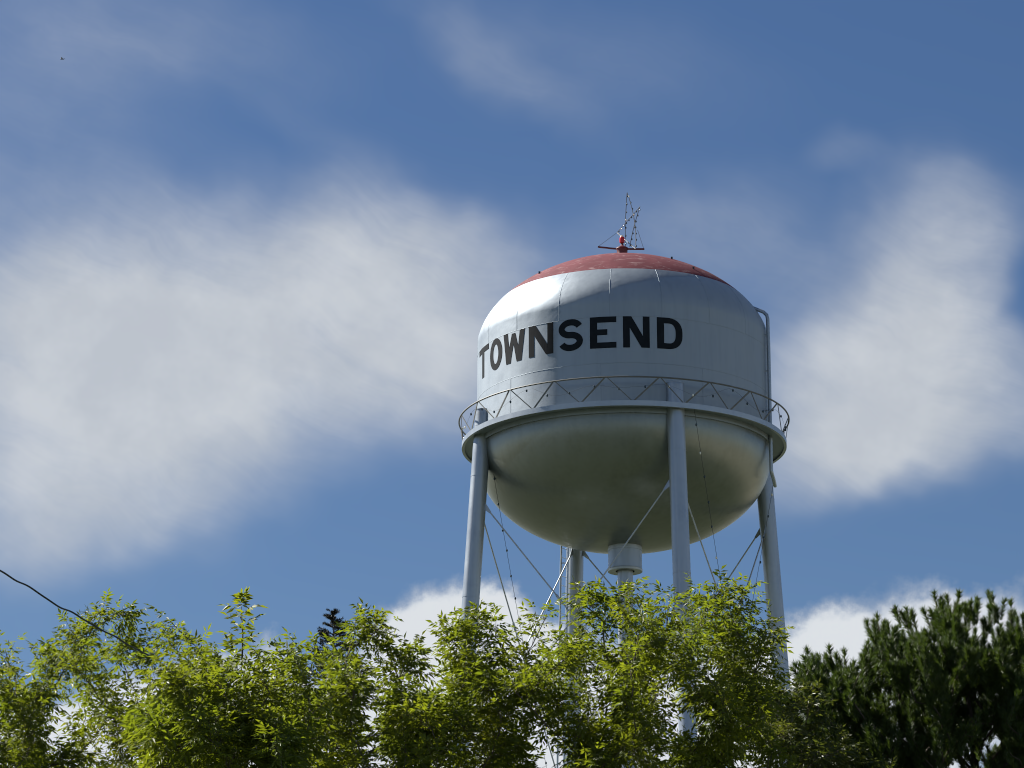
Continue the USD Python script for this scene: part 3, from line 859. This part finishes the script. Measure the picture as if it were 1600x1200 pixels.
ash('ash_tree', 'leafy green tree at the far left, cut off by the edge of the photo', -170, 42, 45.0, 1.3, [(8, 996), (-30, 1005)], 11, 50, 22, 0.34)
ash('ash_tree', 'yellow-green tree with several pointed tops, crossed by the black cable', 46, 330, 46.0, 1.3, [(110, 964), (145, 960), (182, 944), (197, 941), (235, 980), (263, 949), (305, 990)], 12, 118, 24, 0.24)
ash('ash_tree', 'nearest leafy tree, with one tall bare-stemmed shoot rising above its crown', 232, 480, 36.5, 1.1, [(350, 1020), (402, 1004), (432, 1010), (300, 1060), (255, 1110)], 13, 62, 22, 0.32, leaf_len=0.215, shoot=((378, 1040), (377, 948)), singles=60)
ash('ash_tree', 'bright green tree with a rounded double top in front of the dark spruce', 455, 690, 41.5, 1.2, [(492, 994), (546, 976), (580, 955), (597, 960), (640, 1004), (663, 1008)], 14, 82, 24, 0.33)
ash('ash_tree', 'narrow pointed green tree in front of the left leg of the tower', 676, 825, 42.5, 1.1, [(703, 976), (720, 955), (738, 946), (762, 960), (792, 1003)], 15, 48, 22, 0.40)
ash('ash_tree', 'broad leafy tree in front of the riser pipe and front leg of the tower', 812, 1204, 42.0, 1.4, [(853, 945), (908, 924), (934, 916), (966, 921), (1000, 916), (1045, 926), (1092, 908), (1125, 906), (1164, 910), (1196, 962), (1198, 990)], 16, 132, 26, 0.46)
ash('ash_tree', 'low olive tree with shade put into its leaf colour, between the right leg of the tower and the pine', 1165, 1400, 45.0, 1.2, [(1214, 1064), (1242, 1068), (1268, 1077)], 17, 60, 22, 0.27, leaf='ash_leaf_shaded')

PTOP = np.array([(1235, 1090), (1246, 1062), (1263, 1021), (1281, 1027), (1297, 1018), (1320, 1024), (1334, 1038), (1350, 1050), (1357, 975), (1370, 967), (1402, 957), (1414, 985), (1430, 970), (1447, 958), (1460, 934), (1497, 932), (1525, 940),
                 (1547, 932), (1563, 968), (1580, 947), (1597, 966), (1640, 955), (1700, 985), (1760, 1060)], float)


NEEDLES = 140


def pine():
    rng = np.random.default_rng(21)
    Y = 47.0
    base = at(1520, 1200, Y); base[2] = 0
    t_ = thing('pine_tree', 'dark green bushy pine with upright needle tufts at the right edge', 'tree', base)
    peaks = [(1263, 1021), (1281, 1029), (1297, 1018), (1320, 1024), (1334, 1040), (1250, 1062), (1357, 975), (1371, 967), (1402, 957), (1430, 972), (1447, 959), (1462, 934), (1473, 950), (1497, 932), (1510, 950), (1525, 940), (1547, 932), (1556, 955), (1580, 947), (1599, 966), (1630, 955), (1670, 968)]
    tips = [at(px, py + 6, Y + rng.normal(0, 0.2)) for px, py in peaks]
    n = 0
    while n < 1250:
        px, dy = rng.uniform(1240, 1750), rng.uniform(-1, 1) * 1.7
        top = np.interp(px, PTOP[:, 0], PTOP[:, 1])
        py = top + 14 + rng.random() * (1235 - top) + (dy / 1.7) ** 2 * 30
        if meshkit.noise(np.array([px / 36.0, py / 36.0, 3.0])) < 0.30:
            n += 0.3
            continue
        tips.append(at(px, py, Y + dy)); n += 1
    zf = at(1520, 1200, Y)[2]
    for _ in range(190):
        ang, q = rng.uniform(0, 2 * np.pi), 0.4 + 0.6 * rng.random() ** 0.5
        tips.append(base + [2.1 * q * np.cos(ang), 1.9 * q * np.sin(ang), zf - (zf - 3.0) * rng.random() ** 1.3])
    trunk = [base + [0.05 * math.sin(i), 0, i * (zf + 0.6) / 16] for i in range(17)]
    pos, par, chains = grow(rng, trunk, tips, 0.25, True)
    big, small, rad = wood(pos, par, 0.008, 2.3, 5, 17)
    part('trunk', join(*big), M['pine_bark'], t_, True, base)
    part('branches', join(*small), M['pine_bark'], t_, True, base)
    tufts, heads = [], []
    for c in chains:
        P = pos[c]
        lead = unit(P[-1] - P[-2])
        for j in range(6 if P[-1][2] > zf + 0.9 else 3):
            side = rng.normal(0, 1, 3) * [1, 1, 0.2]
            side = unit(side)
            at_ = P[-1] if j == 0 else P[-1] - lead * rng.uniform(0.08, 0.34) + side * rng.uniform(0.03, 0.10)
            ax = unit(lead * 0.4 + np.array([0, 0, 0.9]) + side * (0.08 if j == 0 else 0.45))
            L = rng.uniform(0.22, 0.34)
            m = NEEDLES
            s = rng.uniform(-0.65, 0.40, m) * L
            s[: m // 3] = rng.uniform(0.12, 0.42, m // 3) * L
            ph = rng.uniform(0, 2 * np.pi, m)
            u = unit(np.cross(ax, [0.3, 0.9, 0.1])); w = np.cross(ax, u)
            radial = np.cos(ph)[:, None] * u + np.sin(ph)[:, None] * w
            lean = (np.where(s > 0.2 * L, rng.uniform(0.0, 1.5, m), rng.uniform(0.7, 1.3, m)))[:, None]
            d = unit(ax + radial * lean + rng.normal(0, 0.1, (m, 3)))
            ln = rng.uniform(0.075, 0.11, m)[:, None]
            b0 = at_ + ax * s[:, None]
            wv = unit(np.cross(d, rng.normal(0, 1, (m, 3)))) * 0.0058
            tufts.append(np.stack([b0 - wv, b0 + wv, b0 + d * ln], 1).reshape(-1, 3))
            heads.append(at_[2] if j == 0 else -9.0)
    order = np.argsort(-np.array(heads))
    show = set(order[:60].tolist())
    one = np.arange(NEEDLES * 3).reshape(-1, 3)
    for k in show:
        part('needle_tuft', (tufts[k], one), M['needle'], t_, False, base)
    rest = np.vstack([tufts[k] for k in range(len(tufts)) if k not in show])
    part('foliage', (rest, np.arange(len(rest)).reshape(-1, 3)), M['needle'], t_, False, base, kind='stuff')


pine()


def spruce(label, px, py, Y, seed, spread=0.42):
    rng = np.random.default_rng(seed)
    top = at(px, py, Y)
    base = np.array([top[0], top[1], 0.0])
    H = top[2]
    t_ = thing('spruce_tree', label, 'tree', base)
    part('trunk', tube(np.array([base, base + [0, 0, H * 0.5], top]), [0.16, 0.09, 0.008], 10), M['pine_bark'], t_, True, base)
    limbs, nv = [], []
    def needles(P, Q, m, ln):
        d = unit(Q - P)
        s = rng.random(m)[:, None]
        r_ = unit(np.cross(d, rng.normal(0, 1, (m, 3))))
        b0 = P + (Q - P) * s
        dd = unit(d * 0.7 + r_ * 0.9 + [0, 0, 0.12])
        wv = unit(np.cross(dd, rng.normal(0, 1, (m, 3)))) * 0.006
        nv.append(np.stack([b0 - wv, b0 + wv, b0 + dd * ln * rng.uniform(0.7, 1.2, (m, 1))], 1).reshape(-1, 3))
    needles(top - [0, 0, 0.5], top, 160, 0.05)
    z = H - 0.16
    while z > 2.0:
        drop = H - z
        for k in range(6):
            ang = rng.uniform(0, 2 * np.pi)
            L = min(spread * drop ** 0.85, 2.4) * rng.uniform(0.75, 1.15)
            up = 0.45 - 0.12 * drop
            P = np.array([base[0], base[1], z + rng.uniform(-0.06, 0.06)])
            Q = P + np.array([math.cos(ang) * L, math.sin(ang) * L, max(up, -0.5) * L])
            Q[2] += 0.1 * L
            limbs.append(tube(np.array([P, (P + Q) / 2 - [0, 0, 0.05 * L], Q]), [0.014 + 0.004 * L, 0.01, 0.004], 5))
            far = drop > 3.5
            needles(P * 0.8 + Q * 0.2, Q, int((40 if far else 130) * L) + 25, 0.05 if not far else 0.09)
            for j in range(int(3 + 4 * L)):
                s = rng.uniform(0.25, 0.95)
                A = P + (Q - P) * s
                side = rng.choice([-1, 1]) * np.array([-math.sin(ang), math.cos(ang), 0])
                B = A + (unit(Q - P) * 0.6 + side * 0.8 + [0, 0, rng.uniform(-0.25, 0.2)]) * (0.12 + 0.30 * L * (1 - s))
                limbs.append(tube(np.array([A, B]), [0.006, 0.003], 4, caps=False))
                needles(A, B, (14 if far else 50) + int(30 * np.linalg.norm(B - A)), 0.05 if not far else 0.09)
        z -= 0.17 if drop < 3.5 else 0.32
    part('branches', join(*limbs), M['pine_bark'], t_, True, base)
    v = np.vstack(nv)
    part('foliage', (v, np.arange(len(v)).reshape(-1, 3)), M['spruce'], t_, False, base, kind='stuff')


spruce('dark spruce tip showing above the bright green tree left of the tower', 522, 953, 62.0, 31, 0.50)
spruce('low dark spruce seen through the gap at the bottom, left of the narrow tree', 653, 1172, 60.0, 32, 0.60)

# ------------------------------------------------------------------ overhead cable and bird
pts_px = [(-400, 690, 27.5), (-150, 810, 31.7), (0, 892, 34.0), (25, 906, 34.5), (50, 920.5, 35.0), (85, 943, 35.6), (117, 960, 36.3), (167, 988.5, 37.2), (233, 1025, 38.6), (283, 1055, 39.6), (312, 1071, 40.2), (420, 1130, 42.6), (540, 1200, 45.5), (640, 1262, 48.0)]
P = np.array([at(*q) for q in pts_px])
from scipy.interpolate import CubicSpline
sp = np.r_[0, np.cumsum(np.linalg.norm(np.diff(P, axis=0), axis=1))]
ss = np.linspace(0, sp[-1], 260)
line = CubicSpline(sp, P)(ss)
line[:, 2] += 0.006 * np.sin(ss * 5.1) + 0.003 * np.sin(ss * 9.3 + 1)
tag(part('overhead_cable', tube(line, 0.0095, 8), M['wire'], smooth=True), 'black overhead cable slanting down from the left edge into the trees', 'cable')

bp = at(97, 92.3, 190.0)
bv = []
body = trimesh.creation.icosphere(2, 1.0)
b_v = np.array(body.vertices) * [0.15, 0.05, 0.045]
b_v[:, 2] += 0.015 * np.clip(b_v[:, 0] / 0.15, -1, 1)
wing = lambda sg: (np.array([[-0.05, 0, 0.02], [0.06, 0, 0.02], [0.03, sg * 0.14, 0.07], [-0.04, sg * 0.14, 0.065], [-0.05, sg * 0.27, 0.05], [-0.09, sg * 0.26, 0.045], [0.0, 0, 0.035], [-0.01, sg * 0.14, 0.082]]),)
wings = []
for sg in (-1, 1):
    h_ = trimesh.convex.convex_hull(wing(sg)[0])
    wings.append((np.array(h_.vertices), np.array(h_.faces)))
tail = trimesh.convex.convex_hull(np.array([[-0.12, 0.02, 0.0], [-0.12, -0.02, 0.0], [-0.23, 0.05, -0.005], [-0.23, -0.05, -0.005], [-0.12, 0, 0.015], [-0.23, 0, 0.004]]))
bird_mesh = join((b_v, np.array(body.faces)), *wings, (np.array(tail.vertices), np.array(tail.faces)))
ca, sa = math.cos(2.9), math.sin(2.9)
bm = bird_mesh[0] @ np.array([[ca, sa, 0], [-sa, ca, 0], [0, 0, 1]]) * 0.8 + bp
tag(part('bird', (bm, bird_mesh[1]), M['bird'], smooth=True), 'tiny dark bird gliding high in the upper left sky', 'bird')
